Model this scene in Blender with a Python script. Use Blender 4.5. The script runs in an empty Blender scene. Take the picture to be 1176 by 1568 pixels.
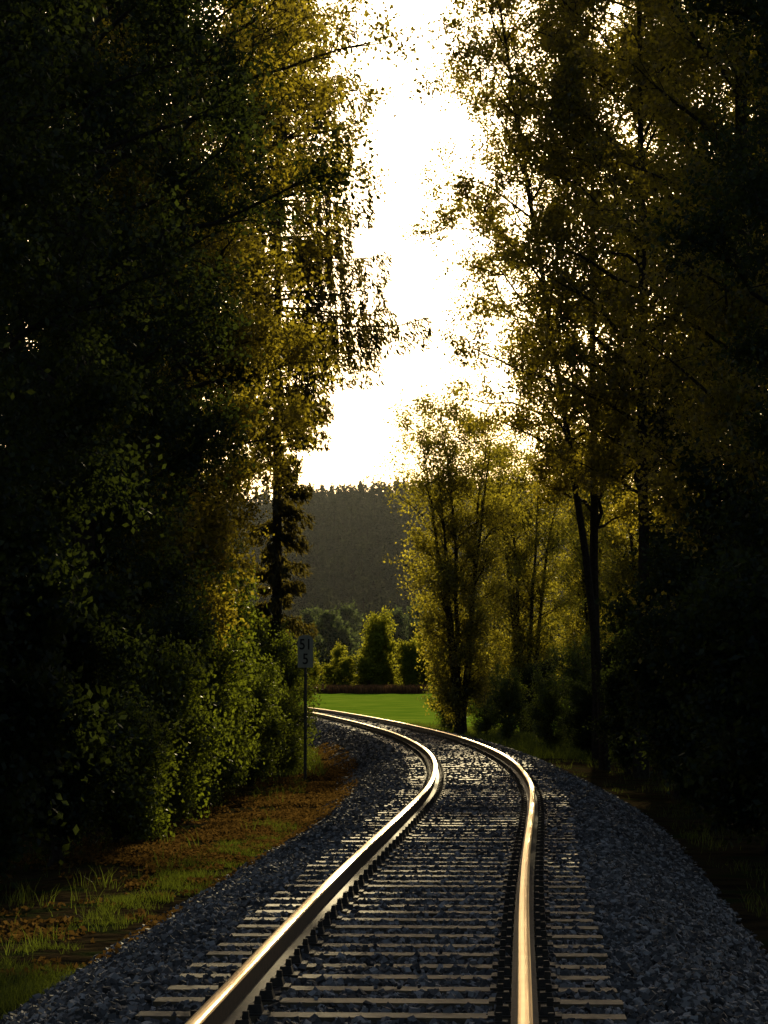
import bpy, math, numpy as np
from mathutils import Vector
F=4000.0; HZ=1040.0; CAMH=1.55
scene=bpy.context.scene
col=scene.collection
# ------------------------------------------------ helpers
def new_obj(name,me,parent=None):
    o=bpy.data.objects.new(name,me); col.objects.link(o)
    if parent: o.parent=parent
    return o
def quad_mesh(name,V,Q,mats,mi=None,smooth=False):
    me=bpy.data.meshes.new(name)
    V=np.asarray(V,dtype=np.float32); Q=np.asarray(Q,dtype=np.int32)
    me.vertices.add(len(V)); me.vertices.foreach_set("co",V.ravel())
    me.loops.add(Q.size); me.loops.foreach_set("vertex_index",Q.ravel())
    me.polygons.add(len(Q)); me.polygons.foreach_set("loop_start",np.arange(len(Q),dtype=np.int32)*4)
    if mi is not None: me.polygons.foreach_set("material_index",np.asarray(mi,dtype=np.int32))
    me.update(calc_edges=True)
    for m in mats: me.materials.append(m)
    me.polygons.foreach_set("use_smooth",np.full(len(Q),smooth,dtype=bool))
    return me
def norm(a): return a/np.maximum(np.linalg.norm(a,axis=-1,keepdims=True),1e-9)
def prisms(P0,P1,R0,R1,n):
    P0=np.asarray(P0,float);P1=np.asarray(P1,float);R0=np.asarray(R0,float);R1=np.asarray(R1,float)
    d=norm(P1-P0); up=np.where(np.abs(d[:,2:3])>0.9,np.array([[1.,0,0]]),np.array([[0,0,1.]]))
    a=norm(np.cross(d,up)); b=np.cross(d,a)
    th=np.arange(n)*2*np.pi/n
    ring=a[:,None,:]*np.cos(th)[None,:,None]+b[:,None,:]*np.sin(th)[None,:,None]
    V=np.concatenate([P0[:,None]+ring*R0[:,None,None],P1[:,None]+ring*R1[:,None,None]],1).reshape(-1,3)
    k=np.arange(n);q=np.stack([k,(k+1)%n,(k+1)%n+n,k+n],1)
    Q=(q[None]+(np.arange(len(P0))*2*n)[:,None,None]).reshape(-1,4)
    return V,Q
def leafquads(C,A,L,W,rng):
    r=rng.normal(size=C.shape); B=norm(np.cross(A,r))
    L=L[:,None];W=W[:,None]
    V=np.stack([C-A*L,C+B*W,C+A*L,C-B*W],1).reshape(-1,3)
    Q=np.arange(len(C)*4).reshape(-1,4)
    return V,Q
class MB:
    def __init__(s): s.V=[];s.Q=[];s.M=[];s.n=0
    def add(s,V,Q,m):
        s.V.append(V);s.Q.append(np.asarray(Q)+s.n);s.M.append(np.full(len(Q),m));s.n+=len(V)
    def mesh(s,name,mats,smooth=False):
        return quad_mesh(name,np.concatenate(s.V),np.concatenate(s.Q),mats,np.concatenate(s.M),smooth)
def vnoise(x,y,seed=0):
    xi=np.floor(x).astype(int);yi=np.floor(y).astype(int);fx=x-xi;fy=y-yi
    fx=fx*fx*(3-2*fx);fy=fy*fy*(3-2*fy)
    def h(a,b):
        v=np.sin(a*127.1+b*311.7+seed*74.7)*43758.5453; return v-np.floor(v)
    return (h(xi,yi)*(1-fx)+h(xi+1,yi)*fx)*(1-fy)+(h(xi,yi+1)*(1-fx)+h(xi+1,yi+1)*fx)*fy
# ------------------------------------------------ materials
def mat(name):
    m=bpy.data.materials.new(name); m.use_nodes=True
    nt=m.node_tree; nt.nodes.clear(); out=nt.nodes.new("ShaderNodeOutputMaterial")
    return m,nt,out
def ramp(nt,fac,stops):
    r=nt.nodes.new("ShaderNodeValToRGB"); e=r.color_ramp.elements
    while len(e)<len(stops): e.new(0.5)
    for k,(p,c) in enumerate(stops): e[k].position=p; e[k].color=(*c,1)
    nt.links.new(fac,r.inputs[0]); return r.outputs[0]
def noise(nt,scale,detail=4,coord="Object"):
    tc=nt.nodes.new("ShaderNodeTexCoord"); n=nt.nodes.new("ShaderNodeTexNoise")
    n.inputs["Scale"].default_value=scale;n.inputs["Detail"].default_value=detail
    nt.links.new(tc.outputs[coord],n.inputs["Vector"]); return n.outputs["Fac"]
def bump(nt,h,strength,dist):
    b=nt.nodes.new("ShaderNodeBump"); b.inputs["Strength"].default_value=strength;b.inputs["Distance"].default_value=dist
    nt.links.new(h,b.inputs["Height"]); return b.outputs["Normal"]
def leaf_mat(name,dark,light,tr,trmix=0.45,gloss=0.06):
    m,nt,out=mat(name)
    g=nt.nodes.new("ShaderNodeNewGeometry")
    c=ramp(nt,g.outputs["Random Per Island"],[(0,dark),(1,light)])
    d=nt.nodes.new("ShaderNodeBsdfDiffuse"); nt.links.new(c,d.inputs[0])
    t=nt.nodes.new("ShaderNodeBsdfTranslucent")
    c2=ramp(nt,g.outputs["Random Per Island"],[(0,tuple(x*0.4 for x in tr)),(1,tr)]); nt.links.new(c2,t.inputs[0])
    mx=nt.nodes.new("ShaderNodeMixShader"); mx.inputs[0].default_value=trmix
    nt.links.new(d.outputs[0],mx.inputs[1]);nt.links.new(t.outputs[0],mx.inputs[2])
    last=mx
    if gloss>0:
        gl=nt.nodes.new("ShaderNodeBsdfGlossy"); gl.inputs["Roughness"].default_value=0.4; gl.inputs[0].default_value=(.8,.8,.8,1)
        m2=nt.nodes.new("ShaderNodeMixShader"); m2.inputs[0].default_value=gloss
        nt.links.new(mx.outputs[0],m2.inputs[1]);nt.links.new(gl.outputs[0],m2.inputs[2]);last=m2
    nt.links.new(last.outputs[0],out.inputs[0]); return m
def simple(name,stops,scale,rough=0.8,metal=0,bmp=0.3,bd=0.02,spec=0.3,island=False):
    m,nt,out=mat(name); p=nt.nodes.new("ShaderNodeBsdfPrincipled")
    n=noise(nt,scale)
    f=n
    if island:
        g=nt.nodes.new("ShaderNodeNewGeometry"); f=g.outputs["Random Per Island"]
    nt.links.new(ramp(nt,f,stops),p.inputs["Base Color"])
    p.inputs["Roughness"].default_value=rough;p.inputs["Metallic"].default_value=metal
    p.inputs["Specular IOR Level"].default_value=spec
    if bmp: nt.links.new(bump(nt,n,bmp,bd),p.inputs["Normal"])
    nt.links.new(p.outputs[0],out.inputs[0]); return m
M_leaf=leaf_mat("leaf_broad",(.012,.022,.007),(.035,.052,.012),(.64,.53,.04),.5,.04)
M_leafw=leaf_mat("leaf_willow",(.016,.028,.007),(.045,.065,.014),(.68,.60,.05),.54,.04)
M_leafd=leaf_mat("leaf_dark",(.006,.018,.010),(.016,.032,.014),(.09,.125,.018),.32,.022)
M_needle=leaf_mat("needles",(.008,.016,.007),(.02,.032,.010),(.34,.28,.04),.3,.04)
M_bush=leaf_mat("leaf_bush",(.018,.038,.008),(.045,.078,.014),(.29,.36,.025),.42,.05)
M_grass=leaf_mat("grass_blade",(.014,.025,.007),(.035,.055,.011),(.20,.26,.025),.40,.02)
M_reed=leaf_mat("reed_blade",(.12,.06,.03),(.22,.12,.06),(.25,.14,.06),.4,.0)
M_litter=leaf_mat("litter_leaf",(.02,.013,.007),(.10,.062,.025),(.24,.14,.035),.28,.0)
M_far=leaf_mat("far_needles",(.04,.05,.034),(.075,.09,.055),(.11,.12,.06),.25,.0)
M_farb=leaf_mat("far_broad",(.05,.07,.018),(.10,.13,.03),(.62,.62,.05),.5,.0)
M_bark=simple("bark",[(.3,(.02,.016,.012)),(.7,(.06,.05,.04))],14,.9,0,.6,.02,.1)
M_stone=simple("stone",[(0,(.042,.040,.040)),(.6,(.125,.120,.120)),(1,(.38,.365,.36))],30,.8,0,.2,.01,.3,island=True)
M_sleeper=simple("sleeper",[(.3,(.06,.043,.026)),(.7,(.19,.145,.085))],7,.66,0,.6,.012,.26)
M_rust=simple("rail_rust",[(.3,(.03,.02,.014)),(.7,(.08,.05,.03))],20,.7,0,.4,.004,.4)
M_steel_sunlit=simple("rail_steel_sunlit",[(.3,(.84,.60,.31)),(.7,(.95,.73,.42))],3,.38,1,.03,.003)  # golden glow of the low sun is put into the steel colour
M_clip=simple("clip_iron",[(.3,(.03,.025,.02)),(.7,(.07,.055,.04))],30,.7,0,.3,.003)
M_post=simple("post_metal",[(.3,(.05,.05,.045)),(.7,(.10,.10,.09))],12,.6,.3,.1,.003)
M_plate=simple("sign_plate",[(.3,(.30,.31,.25)),(.7,(.38,.39,.33))],8,.7,0,.05,.003,.2)
M_digit=simple("sign_digit",[(.3,(.012,.012,.012)),(.7,(.02,.02,.02))],8,.6,0,0,.003)
M_ballast=simple("ballast_bed",[(.35,(.02,.02,.022)),(.65,(.10,.10,.105))],16,.9,0,1,.05,.1)
m,nt,out=mat("ground_soil"); M_ground=m
p=nt.nodes.new("ShaderNodeBsdfDiffuse")
c1=ramp(nt,noise(nt,1.3,8),[(.35,(.014,.012,.008)),(.5,(.035,.026,.014)),(.65,(.018,.026,.009))])
c2=ramp(nt,noise(nt,.25,8),[(.3,(.11,.22,.015)),(.5,(.17,.29,.02)),(.7,(.26,.36,.035))])
tc=nt.nodes.new("ShaderNodeTexCoord");sx=nt.nodes.new("ShaderNodeSeparateXYZ");nt.links.new(tc.outputs["Object"],sx.inputs[0])
mr=nt.nodes.new("ShaderNodeMapRange");mr.inputs[1].default_value=112;mr.inputs[2].default_value=124;nt.links.new(sx.outputs[1],mr.inputs[0])
mr2=nt.nodes.new("ShaderNodeMapRange");mr2.inputs[1].default_value=505;mr2.inputs[2].default_value=515;mr2.inputs[3].default_value=1;mr2.inputs[4].default_value=0;nt.links.new(sx.outputs[1],mr2.inputs[0])
mm=nt.nodes.new("ShaderNodeMath");mm.operation='MULTIPLY';nt.links.new(mr.outputs[0],mm.inputs[0]);nt.links.new(mr2.outputs[0],mm.inputs[1])
mx=nt.nodes.new("ShaderNodeMix");mx.data_type='RGBA';nt.links.new(mm.outputs[0],mx.inputs[0]);nt.links.new(c1,mx.inputs[6]);nt.links.new(c2,mx.inputs[7])
nt.links.new(mx.outputs[2],p.inputs[0]); nt.links.new(bump(nt,noise(nt,4,7),.8,.15),p.inputs["Normal"])
nt.links.new(p.outputs[0],out.inputs[0])
# ------------------------------------------------ track centre line
ky=[-60,0,11.7,17.2,23.8,29.5,38.75,47.7,55,62,68.9,77.5,88.6,95,112,124,132,150,180,220,260]
kx=[-4.2,-.8,-.12,.15,.53,.90,1.45,1.71,1.74,1.62,1.40,1.0,.25,-.2,-1.6,-2.7,-3.5,-5.5,-9.8,-17.5,-27]
YY=np.arange(-40,250,.25); xx=np.interp(YY,ky,kx)
k=np.exp(-0.5*(np.arange(-24,25)*.25/2.6)**2);k/=k.sum()
XX=np.convolve(np.pad(xx,24,mode='reflect',reflect_type='odd'),k,'valid')
def cx(y): return np.interp(y,YY,XX)
S=np.concatenate([[0],np.cumsum(np.hypot(np.diff(XX),np.diff(YY)))])
def at_s(s,d):
    x=np.interp(s,S,XX);y=np.interp(s,S,YY)
    e=.3;tx=np.interp(s+e,S,XX)-np.interp(s-e,S,XX);ty=np.interp(s+e,S,YY)-np.interp(s-e,S,YY)
    l=np.hypot(tx,ty);tx=tx/l;ty=ty/l
    return x+ty*d,y-tx*d,tx,ty
def smooth(a): a=np.clip(a,0,1);return a*a*(3-2*a)
def gz(x,y):
    x=np.asarray(x,float);y=np.asarray(y,float)
    d=np.abs(x-cx(y)); near=1-smooth((y-220)/60)
    z=-.72-.18*smooth((d-3)/4)*near-.35*smooth((y-110)/40)+.16*(vnoise(x*.6,y*.6,3)-.5)*smooth((d-3)/2)
    z=z-.2*smooth((y-200)/50)
    z=z+76*smooth((y-640)/620)*(1+.10*np.sin(x/70.+1))
    return z
def bz(d):
    a=np.abs(d); return np.where(a<1.65,-.215,-.215-(a-1.65)*.48)
def axis(lo,hi,step,far,g=1.18):
    a=list(np.arange(lo,hi,step)); s=step;v=a[-1]
    while v<far[1]: s*=g;v+=s;a.append(v)
    s=step;v=a[0];b=[]
    while v>far[0]: s*=g;v-=s;b.append(v)
    return np.array(b[::-1]+a)
gx=axis(-25,25,.5,(-3000,3000));gy=axis(0,140,.7,(-2000,4500),1.08)
GX,GY=np.meshgrid(gx,gy);V=np.stack([GX,GY,gz(GX,GY)],-1).reshape(-1,3)
nx=len(gx);ny=len(gy);i,j=np.meshgrid(np.arange(nx-1),np.arange(ny-1))
b=(j*nx+i).ravel();Q=np.stack([b,b+1,b+1+nx,b+nx],1)
new_obj("ground",quad_mesh("ground",V,Q,[M_ground],smooth=True))
ss=np.arange(15,S[-1]-2,.5); dd=np.array([-3.2,-2.9,-2.4,-2,-1.65,-.8,0,.8,1.65,2,2.4,2.9,3.2])
SS,DD=np.meshgrid(ss,dd,indexing='ij');x,y,_,_=at_s(SS,DD)
V=np.stack([x,y,bz(DD)-.025],-1).reshape(-1,3);nd=len(dd);i,j=np.meshgrid(np.arange(len(ss)-1),np.arange(nd-1),indexing='ij')
b=(i*nd+j).ravel();Q=np.stack([b,b+1,b+1+nd,b+nd],1)
new_obj("ballast_bed",quad_mesh("ballast_bed",V,Q,[M_ballast]))
rng=np.random.default_rng(5)
s0=S[np.searchsorted(YY,8)]
def stones(n,sa,sb,size):
    s=rng.uniform(sa,sb,n);d=rng.uniform(-3.2,3.2,n)
    keep=np.abs(d)<2.4+.65*rng.random(n)+.45*(vnoise(s*1.3,d*0,9)-.5)+.4*(vnoise(s*4,d*0,10)-.5)
    ph=(s%0.6)/.6; on=(np.abs(ph-.5)<.18+.04*rng.random(n))&(np.abs(d)<1.28)
    keep&=~on|(rng.random(n)<.02)
    keep&=np.abs(np.abs(d)-.753)>.10
    s=s[keep];d=d[keep];on=on[keep]
    x,y,_,_=at_s(s,d)
    vis=np.abs(x)<.147*y+1.5
    x=x[vis];y=y[vis];d=d[vis];on=on[vis];n=len(x)
    z=bz(d)+rng.uniform(-.022,.020,n)+np.where(on,.045,0)+np.where(np.abs(d)<1.3,.008,0)
    hs=size*rng.uniform(.55,1.4,(n,1))*rng.uniform(.6,1.15,(n,3))*np.where(on,.6,1)[:,None]
    cube=np.array([[a,b,c] for c in(-1,1) for a,b in((-1,-1),(1,-1),(1,1),(-1,1))],float)
    v=cube[None]*(rng.uniform(.5,1.1,(n,8,3)))*hs[:,None]
    q=norm(rng.normal(size=(n,4)));w,a,bb,c=q.T
    R=np.stack([1-2*(bb*bb+c*c),2*(a*bb-c*w),2*(a*c+bb*w),2*(a*bb+c*w),1-2*(a*a+c*c),2*(bb*c-a*w),2*(a*c-bb*w),2*(bb*c+a*w),1-2*(a*a+bb*bb)],1).reshape(n,3,3)
    v=np.einsum('nij,nkj->nki',R,v)+np.stack([x,y,z],1)[:,None]
    f=np.array([[0,3,2,1],[4,5,6,7],[0,1,5,4],[1,2,6,5],[2,3,7,6],[3,0,4,7]])
    return v.reshape(-1,3),(f[None]+(np.arange(n)*8)[:,None,None]).reshape(-1,4)
mb=MB()
mb.add(*stones(110000,s0,s0+20,.021),0)
mb.add(*stones(80000,s0+20,s0+50,.027),0)
mb.add(*stones(30000,s0+50,s0+120,.036),0)
new_obj("gravel_stones",mb.mesh("gravel_stones",[M_stone]))
# ------------------------------------------------ railway track
track=bpy.data.objects.new("railway_track",None);col.objects.link(track)
sk=np.arange(math.ceil(20/.6)*.6+.3,S[-1]-3,.6)
mb=MB();mc=MB()
def boxes(s,d0,hl,hw,z0,z1,taper=.9,yaw=None):
    x,y,tx,ty=at_s(s,d0);n=len(s)
    out=[]
    for zz,f in((z0,1),(z1,taper)):
        for a,b in((-1,-1),(1,-1),(1,1),(-1,1)):
            dd_=a*hl*(1 if hl>.5 else f);tt=b*hw*f
            out.append(np.stack([x+ty*dd_+tx*tt,y-tx*dd_+ty*tt,np.broadcast_to(zz,x.shape)],1))
    V=np.stack(out,1).reshape(-1,3)
    f=np.array([[0,3,2,1],[4,5,6,7],[0,1,5,4],[1,2,6,5],[2,3,7,6],[3,0,4,7]])
    return V,(f[None]+(np.arange(n)*8)[:,None,None]).reshape(-1,4)
jit=rng.uniform(-.025,.025,len(sk)); zj=rng.uniform(-.008,.006,len(sk))
mb.add(*boxes(sk+jit,rng.uniform(-.03,.03,len(sk)),1.26,.115,-.36,-.180+zj,.88),0)
new_obj("sleepers",mb.mesh("sleepers",[M_sleeper]),track)
for sd in(-.753,.753):
    for o in(-.115,.115):
        mc.add(*boxes(sk+jit,np.full(len(sk),sd+o),.045,.06,-.178,-.125,.7),0)
        mc.add(*boxes(sk+jit,np.full(len(sk),sd+o*1.12),.018,.018,-.13,-.085,.8),0)
    mc.add(*boxes(sk+jit,np.full(len(sk),sd),.19,.09,-.190,-.168,1.),0)
new_obj("rail_fasteners",mc.mesh("rail_fasteners",[M_clip]),track)
prof=np.array([(-.07,-.167),(-.07,-.158),(-.012,-.14),(-.009,-.05),(-.034,-.038),(-.036,-.014),(-.031,-.005),(-.018,-.001),(0,0),(.018,-.001),(.031,-.005),(.036,-.014),(.034,-.038),(.009,-.05),(.012,-.14),(.07,-.158),(.07,-.167)])
sr=np.arange(16,S[-1]-2,.5)
for nm,sd in(("rail_left",-.753),("rail_right",.753)):
    P=len(prof);SS,K=np.meshgrid(sr,np.arange(P),indexing='ij')
    x,y,_,_=at_s(SS,sd+prof[K,0]); V=np.stack([x,y,prof[K,1]],-1).reshape(-1,3)
    i,j=np.meshgrid(np.arange(len(sr)-1),np.arange(P-1),indexing='ij');b=(i*P+j).ravel()
    Q=np.stack([b,b+P,b+P+1,b+1],1);jj=j.ravel();mi=np.where((jj>=5)&(jj<=10),0,1)
    new_obj(nm,quad_mesh(nm,V,Q,[M_steel_sunlit,M_rust],mi,smooth=False),track)
# ------------------------------------------------ trees
def make_tree(name,seed,H,cb,R,nl,nsub,ntw,nleaf,ls,r0,leafm,rise=.6,peak=.35,spread=.16,stems=1,twl=.7,lean=0,topw=.25,botw=.55,lang=None,slean=(.06,.16),stemf=.75,smin=.75,wob=.012):
    rng=np.random.default_rng(seed);mb=MB();tw0=[];tw1=[]
    per=nl//stems
    for st in range(stems):
        N=12;t=np.linspace(0,1,N+1);Hs=H*(1 if st==0 else rng.uniform(smin,.95))
        ang=rng.uniform(0,2*np.pi) if lang is None else lang
        if stems>1: ang=ang+st*2*np.pi/stems
        ln=(lean if stems==1 else rng.uniform(*slean))
        w=np.cumsum(rng.normal(0,wob*H/10,(N+1,2)),0)
        tp=np.stack([w[:,0]+math.cos(ang)*ln*H*t**1.2,w[:,1]+math.sin(ang)*ln*H*t**1.2,Hs*t],1);tp[0,:2]=(math.cos(ang)*.12,math.sin(ang)*.12) if stems>1 else 0
        rr=r0*(1-t)**.8+.012; rr[0]*=1.35
        mb.add(*prisms(tp[:-1],tp[1:],rr[:-1],rr[1:],8),0)
        u=(np.arange(per)+rng.random(per))/per
        h=cb+(Hs*.985-cb)*u; az=np.arange(per)*2.4+rng.normal(0,.4,per)
        base=np.stack([np.interp(h,tp[:,2],tp[:,i]) for i in range(3)],1)
        pr=np.where(u<peak,botw+(1-botw)*np.sin(u/peak*np.pi/2),topw+(1-topw)*np.cos((u-peak)/(1-peak)*np.pi/2)**.8)
        L=R*pr*rng.uniform(.6,1.15,per)*(1 if stems==1 else stemf)
        ris=rise*(1+.6*u)*rng.uniform(.6,1.3,per)
        d=np.stack([np.cos(az),np.sin(az),ris],1);d=norm(d)
        K=5;tt=np.linspace(0,1,K+1)
        side=np.stack([-np.sin(az),np.cos(az),0*az],1)*rng.normal(0,.12,(per,1))
        LP=base[:,None]+d[:,None]*(L[:,None]*tt)[...,None]+side[:,None]*(L[:,None]*tt**2)[...,None]
        LP[:,:,2]-=(.12*L[:,None]*tt**2)
        LP[:,1:-1]+=rng.normal(0,.03,(per,K-1,3))*L[:,None,None]*.6
        lr=np.minimum(.016*L+.01,.6*np.interp(h,tp[:,2],rr))
        RR=lr[:,None]*(1-tt*.85)
        mb.add(*prisms(LP[:,:-1].reshape(-1,3),LP[:,1:].reshape(-1,3),RR[:,:-1].ravel(),RR[:,1:].ravel(),5),0)
        I=np.repeat(np.arange(per),nsub);n=len(I);s=rng.uniform(.2,1,n);k=np.minimum((s*K).astype(int),K-1);f=s*K-k
        sb=LP[I,k]*(1-f[:,None])+LP[I,k+1]*f[:,None]
        sdv=norm(d[I]*.8+rng.normal(0,.55,(n,3))+np.array([0,0,.15]));sl=np.maximum(L[I]*(.45-.25*s),.35)*rng.uniform(.6,1.3,n)
        m_=sb+sdv*sl[:,None]*.5+rng.normal(0,.05,(n,3))*sl[:,None];e_=sb+sdv*sl[:,None];e_[:,2]-=.1*sl
        r1=.006+.008*sl
        mb.add(*prisms(sb,m_,r1,r1*.7,3),0);mb.add(*prisms(m_,e_,r1*.7,r1*.35,3),0)
        I2=np.repeat(np.arange(n),ntw);n2=len(I2);f=rng.uniform(.15,1,n2)[:,None]
        a=np.where(f<.5,sb[I2]*(1-2*f)+m_[I2]*2*f,m_[I2]*(2-2*f)+e_[I2]*(2*f-1))
        dv=norm(sdv[I2]*.5+rng.normal(0,.6,(n2,3)));b=a+dv*(twl*rng.uniform(.4,1.2,n2))[:,None]
        mb.add(*prisms(a,b,np.full(n2,.005),np.full(n2,.002),3),0)
        tw0.append(a);tw1.append(b)
    tw0=np.concatenate(tw0);tw1=np.concatenate(tw1)
    w=rng.random(len(tw0))**2+.03;w/=w.sum()
    id=rng.choice(len(tw0),nleaf,p=w);f=rng.uniform(.0,1.1,nleaf)[:,None]
    C=tw0[id]*(1-f)+tw1[id]*f+rng.normal(0,spread,(nleaf,3))
    A=norm(rng.normal(size=(nleaf,3))*.7+np.array([0,0,-.4]))
    sz=ls*rng.uniform(.6,1.3,nleaf)
    mb.add(*leafquads(C,A,sz,sz*.62,rng),1)
    return mb.mesh(name,[M_bark,leafm])
def make_spruce(name,seed,H,cb,R,nwh,nleaf,needle,ls=.10,r0=.2,lm=None,full=1.,low=1.,lu=(.12,.2)):
    rng=np.random.default_rng(seed);mb=MB()
    z=np.linspace(0,H,13);r=r0*(1-z/H)**.9+.015;P=np.stack([0*z,0*z,z],1)
    mb.add(*prisms(P[:-1],P[1:],r[:-1],r[1:],7),0)
    n=nwh*5;u=(np.arange(n)+rng.random(n))/n;h=cb+(H-cb)*u*.99;az=rng.uniform(0,2*np.pi,n)
    L=R*(1-u)**.75*rng.uniform(.55,1.1,n)+.15
    L=L*(low+(1-low)*smooth((u-lu[0])/lu[1]))
    tt=np.linspace(0,1,6)
    x=L[:,None]*tt; dz=.12*x-(.55-.5*u[:,None])*L[:,None]*(tt**1.6)*.7+.18*L[:,None]*tt**4
    LP=np.stack([np.cos(az)[:,None]*x,np.sin(az)[:,None]*x,h[:,None]+dz],-1)
    RR=(.012+.008*L)[:,None]*(1-tt*.8)
    mb.add(*prisms(LP[:,:-1].reshape(-1,3),LP[:,1:].reshape(-1,3),RR[:,:-1].ravel(),RR[:,1:].ravel(),4),0)
    w=L/L.sum();id=rng.choice(n,nleaf,p=w);s=rng.uniform(.12,1,nleaf)**.8;k=np.minimum((s*5).astype(int),4);f=(s*5-k)[:,None]
    C=LP[id,k]*(1-f)+LP[id,k+1]*f
    hang=np.minimum(.9*full,.35*L[id])*rng.random(nleaf)
    q=np.floor(s*14);lat=(np.sin(id*12.9+q*78.2)*.5)*.45*(1-s*.5)*np.minimum(L[id]*.4,1)
    C=C+np.stack([-np.sin(az[id])*lat,np.cos(az[id])*lat,-hang],1)+rng.normal(0,.035*full,(nleaf,3))
    A=norm(np.stack([np.cos(az[id])*.5,np.sin(az[id])*.5,np.full(nleaf,-.8)],1)+rng.normal(0,.45,(nleaf,3)))
    sz=ls*rng.uniform(.6,1.3,nleaf)
    mb.add(*leafquads(C,A,sz,sz*.28,rng),1)
    return mb.mesh(name,[M_bark,needle])
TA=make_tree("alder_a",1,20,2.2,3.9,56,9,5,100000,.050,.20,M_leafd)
TB=make_tree("alder_b",2,22,2.5,3.6,60,9,5,80000,.055,.22,M_leaf,rise=.8)
TF=make_tree("alder_f",12,21,3.0,4.5,64,9,5,90000,.052,.20,M_leaf,rise=.35,peak=.6,botw=.14,topw=.6)
TC=make_tree("birch_c",3,23,6.5,4.9,62,9,5,100000,.055,.15,M_leaf,rise=.6,spread=.14,topw=.5,botw=.7)
TG=make_tree("birch_g",13,22,8,3.9,40,7,5,26000,.05,.10,M_leaf,rise=.9,spread=.10,topw=.7,lean=.15,lang=math.pi)
TD=make_tree("willow_d",4,12.8,.8,3.6,120,6,5,50000,.058,.11,M_leafw,rise=.9,peak=.6,topw=.8,botw=.5,stems=5,spread=.16,slean=(.06,.13),stemf=.62,smin=.85,wob=.03)
TE=make_spruce("spruce_e",5,28,3,5.8,52,80000,M_needle,low=.19,lu=(.22,.18),r0=.16)
BA=make_tree("bush_a",6,3.2,.2,1.7,50,6,4,16000,.042,.035,M_bush,rise=.9,stems=5,peak=.4,spread=.10,twl=.45,topw=.5,wob=.05)
BB=make_tree("bush_b",7,2.6,.15,1.9,50,6,4,15000,.045,.03,M_bush,rise=.7,stems=5,peak=.4,spread=.12,twl=.5,topw=.5,wob=.05)
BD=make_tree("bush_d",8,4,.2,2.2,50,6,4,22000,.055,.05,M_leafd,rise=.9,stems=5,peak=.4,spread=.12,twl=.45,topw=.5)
prng=np.random.default_rng(11)
def place(me,name,X,Y,sc=1,rot=None,sz=None):
    o=new_obj(name,me);o.location=(X,Y,float(gz(X,Y))-.05)
    o.rotation_euler=(0,0,prng.uniform(0,6.28) if rot is None else rot)
    o.scale=(sc,sc,sz or sc);return o
def pp(me,name,px,D,sc=1,rot=None,sz=None): return place(me,name,(px-588)*D/F,D,sc,rot,sz)
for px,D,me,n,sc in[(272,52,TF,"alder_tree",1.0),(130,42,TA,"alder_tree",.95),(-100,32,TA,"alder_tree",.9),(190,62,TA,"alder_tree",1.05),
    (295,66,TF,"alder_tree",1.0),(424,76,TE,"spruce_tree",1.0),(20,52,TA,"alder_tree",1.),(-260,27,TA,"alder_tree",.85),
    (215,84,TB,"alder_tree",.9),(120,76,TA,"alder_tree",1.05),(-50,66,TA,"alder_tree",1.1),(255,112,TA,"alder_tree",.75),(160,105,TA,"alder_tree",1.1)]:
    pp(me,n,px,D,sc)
for px,D,me,n,sc in[(980,62,TC,"birch_tree",1.0),(1150,48,TB,"alder_tree",.95),(915,76,TC,"birch_tree",1.0),
    (705,101,TD,"willow_tree",1.0),(805,116,TD,"willow_tree",1.0),(905,122,TD,"willow_tree",1.05),(1330,36,TA,"alder_tree",.9),(1090,72,TC,"birch_tree",1.0),(1230,60,TA,"alder_tree",1.0),
    (1000,108,TD,"willow_tree",1.1),(1090,95,TB,"alder_tree",.9),(1200,84,TA,"alder_tree",1.)]:
    pp(me,n,px,D,sc)
pp(TG,"birch_tree",925,66,1.0,0.)
for px,D,me,sc in[(300,50,BA,1.),(245,44,BB,.9),(385,57,BA,.8),(425,63,BB,.75),(340,61,BA,1.1),(200,48,BD,.9),(100,42,BD,1.),(180,38,BB,.8),(20,36,BD,1.1),(-40,29,BD,1.),(90,33,BD,.7),(270,47,BB,.6),(330,52,BB,.6),
    (430,72,BA,.9),(400,80,BD,.8),(350,75,BD,1.),(395,92,BD,.8),(360,105,BD,.9),(250,60,BD,1.1),(120,55,BD,1.1),(300,90,BD,1.2),(200,80,BD,1.3),(30,62,BD,1.3),(330,125,BD,1.2),(250,120,BD,1.5)]:
    pp(me,"bush",px,D,sc,None,sc*prng.uniform(.85,1.2))
for px,D,me,sc in[(1100,40,BD,.9),(1180,34,BD,.9),(1040,50,BD,1.),(1120,52,BD,1.1),(960,64,BD,.6),(1010,68,BD,.9),(900,78,BD,.5),(840,86,BA,.7),(780,95,BA,.7),(745,104,BA,.8),(690,108,BA,.8),(1250,30,BD,.9),(1200,46,BD,1.3),
    (1100,62,BD,1.3),(880,95,BA,1.),(960,85,BD,.8),(1060,80,BD,1.3),(1160,70,BD,1.5),(820,110,BD,.7)]:
    pp(me,"bush",px,D,sc)
for X,Y in[(-6.5,12),(-6,0),(7,14),(7,0),(9,24)]:  # unseen alders beside the camera, continuing the wood; added to cut the skylight
    place(TA,"alder_tree",X,Y,.9)
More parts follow.
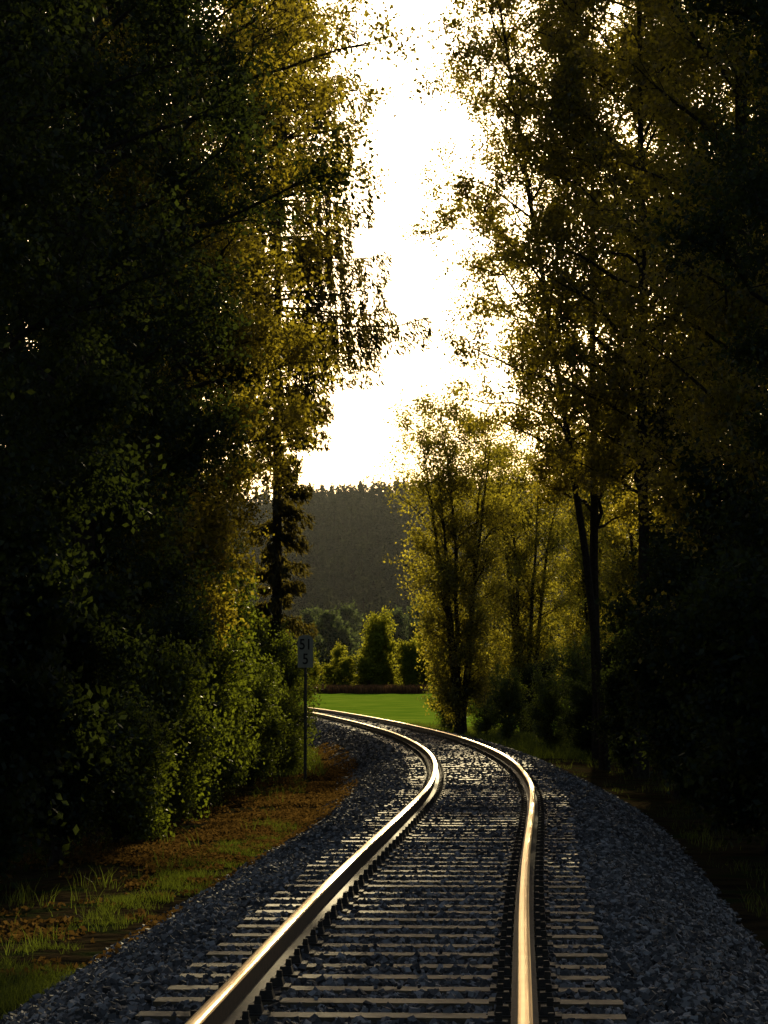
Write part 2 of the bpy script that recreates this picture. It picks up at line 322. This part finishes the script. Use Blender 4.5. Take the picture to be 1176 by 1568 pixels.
# ------------------------------------------------ grass, litter
rng=np.random.default_rng(21)
def blades(n,Y0,Y1,d0,d1,hmin,hmax,w,thr,seed,p=1.5):
    y=Y0+(Y1-Y0)*rng.random(n)**p; d=rng.uniform(d0,d1,n);x=cx(y)+d
    keep=(.6*vnoise(x*1.6,y*.9,seed)+.4*vnoise(x*5,y*4,seed+7)+.2*rng.random(n))>thr
    keep&=np.abs(x)<.147*y+2
    x=x[keep];y=y[keep];d=d[keep];n=len(x)
    z=np.maximum(gz(x,y),np.where(np.abs(d)<3.2,bz(d)-.03,-9))
    h=rng.uniform(hmin,hmax,n)*(.4+1.2*vnoise(x*2.5,y*2.5,seed+1));a=rng.uniform(0,6.28,n);ln=rng.uniform(.1,.9,n)*h
    dx=np.cos(a);dy=np.sin(a);b=rng.uniform(0,6.28,n)
    ox=np.cos(b)*ln;oy=np.sin(b)*ln
    P=np.stack([x,y,z-.02],1);wv=np.stack([dx*w,dy*w,0*x],1)
    mid=P+np.stack([ox*.35,oy*.35,h*.6],1);tip=P+np.stack([ox,oy,h],1)
    V=np.stack([P-wv,P+wv,mid+wv*.7,mid-wv*.7,tip+wv*.1,tip-wv*.1],1).reshape(-1,3)
    q=np.array([[0,1,2,3],[3,2,4,5]]);Q=(q[None]+(np.arange(n)*6)[:,None,None]).reshape(-1,4)
    return V,Q
mb=MB()
mb.add(*blades(80000,11,42,-3.5,-2.6,.04,.14,.003,.70,1),0)
mb.add(*blades(60000,11,60,-9,-3.3,.06,.26,.004,.84,2),0)
mb.add(*blades(40000,14,80,2.9,8,.05,.18,.004,.74,3),0)
mb.add(*blades(50000,60,125,-8,-3,.1,.3,.01,.6,4,1),0)
mb.add(*blades(50000,75,135,2.9,9,.1,.35,.01,.55,5,1),0)
new_obj("verge_grass",mb.mesh("verge_grass",[M_grass]))
n=200000;y=rng.uniform(16,85,n);d=-2.2-rng.gamma(2,.9,n);x=cx(y)+d
kp=(.5*vnoise(x*.8,y*.5,31)+.5*vnoise(x*3,y*2.2,32)+.25*rng.random(n))>np.where(y<32,.78,.60)
x=x[kp];y=y[kp];d=d[kp];n=len(x)
z=np.maximum(gz(x,y),np.where(np.abs(d)<3.2,bz(d),-9))+rng.uniform(0.,.06,n)
C=np.stack([x,y,z],1);A=norm(rng.normal(size=(n,3))*np.array([1,1,.6]));s=rng.uniform(.015,.045,n)
V,Q=leafquads(C,A,s,s*.6,rng);new_obj("leaf_litter",quad_mesh("leaf_litter",V,Q,[M_litter]))
n=30000;x=rng.uniform(-60,60,n);y=rng.uniform(508,522,n);z=gz(x,y);h=rng.uniform(.9,2.0,n)
C=np.stack([x,y,z+h/2],1);A=norm(rng.normal(size=(n,3))*.15+np.array([0,0,1]));V,Q=leafquads(C,A,h/2,np.full(n,.09),rng)
new_obj("reed_bed",quad_mesh("reed_bed",V,Q,[M_reed]))
# ------------------------------------------------ distant vegetation
FB=[make_tree("far_broad_%d"%k,30+k,10,.6,3.6,40,4,3,5000,.22,.12,M_farb,rise=1,stems=2,peak=.4,spread=.35,twl=.9,topw=.4) for k in range(3)]
frng=np.random.default_rng(8)
def mesh_arrays(me):
    v=np.empty(len(me.vertices)*3,np.float32);me.vertices.foreach_get("co",v)
    q=np.empty(len(me.loops),np.int32);me.loops.foreach_get("vertex_index",q)
    mi=np.empty(len(me.polygons),np.int32);me.polygons.foreach_get("material_index",mi)
    return v.reshape(-1,3),q.reshape(-1,4),mi
def merged(name,srcs,pts,mats):
    Vs=[];Qs=[];Ms=[];n=0
    arr=[mesh_arrays(m) for m in srcs]
    for (x,y,sx,sz) in pts:
        v,q,mi=arr[frng.integers(len(arr))];a=frng.uniform(0,6.28);c,s=math.cos(a),math.sin(a)
        vv=np.stack([(v[:,0]*c-v[:,1]*s)*sx+x,(v[:,0]*s+v[:,1]*c)*sx+y,v[:,2]*sz+float(gz(x,y))-.2],1)
        Vs.append(vv);Qs.append(q+n);Ms.append(mi);n+=len(v)
    new_obj(name,quad_mesh(name,np.concatenate(Vs),np.concatenate(Qs),mats,np.concatenate(Ms)))
pts=[]
for x in np.arange(-50,50,2.8):
    pts.append((x+frng.normal(0,1.2),frng.uniform(526,545),frng.uniform(.9,1.4),frng.uniform(.5,1.0)))
merged("distant_bushes",FB,pts,[M_bark,M_farb])
for px,D,h in[(588,532,1.5),(568,534,1.3),(632,530,.95),(655,540,1.2),(520,538,.9)]:
    pp(FB[1],"distant_birch_tree",px,D,h*.95,None,h)
FS=[make_spruce("far_spruce_%d"%k,50+k,20,1,4.2,9,520,M_far,ls=1.0,r0=.2,full=1.8) for k in range(3)]
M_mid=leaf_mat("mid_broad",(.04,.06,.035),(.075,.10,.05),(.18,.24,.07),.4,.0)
FM=[make_tree("mid_broad_%d"%k,40+k,15,1,5,36,4,3,3000,.40,.15,M_mid,rise=1,peak=.4,spread=.5,twl=1.2,topw=.4) for k in range(2)]
pts=[(x+frng.normal(0,3),frng.uniform(650,740),frng.uniform(.9,1.4),frng.uniform(.8,1.3)) for x in np.arange(-95,95,2.6)]
merged("distant_woodland",FM,pts,[M_bark,M_mid])
pts=[]
for Y in np.arange(770,1330,17):
    half=Y*.080
    for X in np.arange(-half,half,5.6):
        pts.append((X+frng.normal(0,2.5),Y+frng.uniform(-9,9),frng.uniform(.8,1.3),frng.uniform(.5,.85)))
merged("distant_forest",FS,pts,[M_bark,M_far])
# thin evening haze lying over the far valley (a real air volume)
m,nt,out=mat("haze_air");vs=nt.nodes.new("ShaderNodeVolumeScatter");vs.inputs["Color"].default_value=(.92,.97,.95,1)
vs.inputs["Density"].default_value=.000085;vs.inputs["Anisotropy"].default_value=.3
nt.links.new(vs.outputs[0],out.inputs["Volume"])
cube=np.array([[a,b,c] for c in(-8,125) for a,b in((-600,570),(600,570),(600,1450),(-600,1450))],float)
f=np.array([[0,3,2,1],[4,5,6,7],[0,1,5,4],[1,2,6,5],[2,3,7,6],[3,0,4,7]])
new_obj("valley_haze",quad_mesh("valley_haze",cube,f,[m]))
# ------------------------------------------------ kilometre sign
sg=bpy.data.objects.new("kilometre_sign",None);col.objects.link(sg)
SX,SY=(468-588)*59/F,59.0;sz0=float(gz(SX,SY));sg.location=(SX,SY,sz0)
V,Q=prisms([[0,0,-.3],[0,0,3.0]],[[0,0,3.0],[0,0,3.02]],[.035,.035],[.035,.002],12)
new_obj("post",quad_mesh("post",V,Q,[M_post]),sg)
import bmesh
UP=.42
bm=bmesh.new();w=.175;pz0,pz1=2.12+UP,2.86+UP;ol=[(-w,pz0),(w,pz0),(w,pz1-.12)]+[(w*math.cos(a),pz1-.12+.12*math.sin(a)) for a in np.linspace(.2,math.pi-.2,9)]+[(-w,pz1-.12)]
vs=[bm.verts.new((a,-.045,b)) for a,b in ol];f=bm.faces.new(vs)
r=bmesh.ops.extrude_face_region(bm,geom=[f]);bmesh.ops.translate(bm,vec=(0,.008,0),verts=[e for e in r['geom'] if isinstance(e,bmesh.types.BMVert)])
bmesh.ops.recalc_face_normals(bm,faces=bm.faces)
me=bpy.data.meshes.new("plate");bm.to_mesh(me);bm.free();me.materials.append(M_plate);new_obj("plate",me,sg)
for txt,z in(("51",2.53+UP),("5",2.20+UP)):
    cu=bpy.data.curves.new("digits","FONT");cu.body=txt;cu.size=.34;cu.align_x='CENTER';cu.extrude=.002
    cu.offset=.004
    o=bpy.data.objects.new("t",cu);col.objects.link(o);bpy.context.view_layer.update()
    dg=bpy.context.evaluated_depsgraph_get();me=bpy.data.meshes.new_from_object(o.evaluated_get(dg));bpy.data.objects.remove(o)
    me.materials.clear();me.materials.append(M_digit);oo=new_obj("digits",me,sg);oo.rotation_euler=(math.pi/2,0,0);oo.location=(0,-.050,z);oo.scale=(.85,1,1)
# ------------------------------------------------ light
EL=math.radians(15.3);AZ=math.radians(4.6)
sd=Vector((math.sin(AZ)*math.cos(EL),math.cos(AZ)*math.cos(EL),math.sin(EL)))
sl=bpy.data.lights.new("sun","SUN");sl.energy=5;sl.angle=math.radians(.5);sl.color=(1,.81,.46)
so=bpy.data.objects.new("sun",sl);col.objects.link(so);so.rotation_euler=(-sd).to_track_quat('-Z','Y').to_euler();so.location=(0,0,40)
w=bpy.data.worlds.new("World");scene.world=w;w.use_nodes=True;nt=w.node_tree
bg=nt.nodes["Background"];sk_=nt.nodes.new("ShaderNodeTexSky");sk_.sky_type='NISHITA';sk_.sun_disc=False
sk_.sun_elevation=EL;sk_.sun_rotation=AZ;sk_.dust_density=4.5;sk_.air_density=1;sk_.ozone_density=.5
nt.links.new(sk_.outputs[0],bg.inputs[0]);bg.inputs[1].default_value=.08
scene.view_settings.view_transform='Standard';scene.view_settings.look='None';scene.view_settings.exposure=0
# ------------------------------------------------ camera
cd=bpy.data.cameras.new("cam");co=bpy.data.objects.new("cam",cd);col.objects.link(co);scene.camera=co
cd.sensor_fit='VERTICAL';cd.sensor_height=36;cd.lens=36*F/1568;cd.clip_end=8000;cd.clip_start=.1
co.location=(0,0,CAMH);co.rotation_euler=(math.radians(90)+math.atan((HZ-784)/F),0,0)
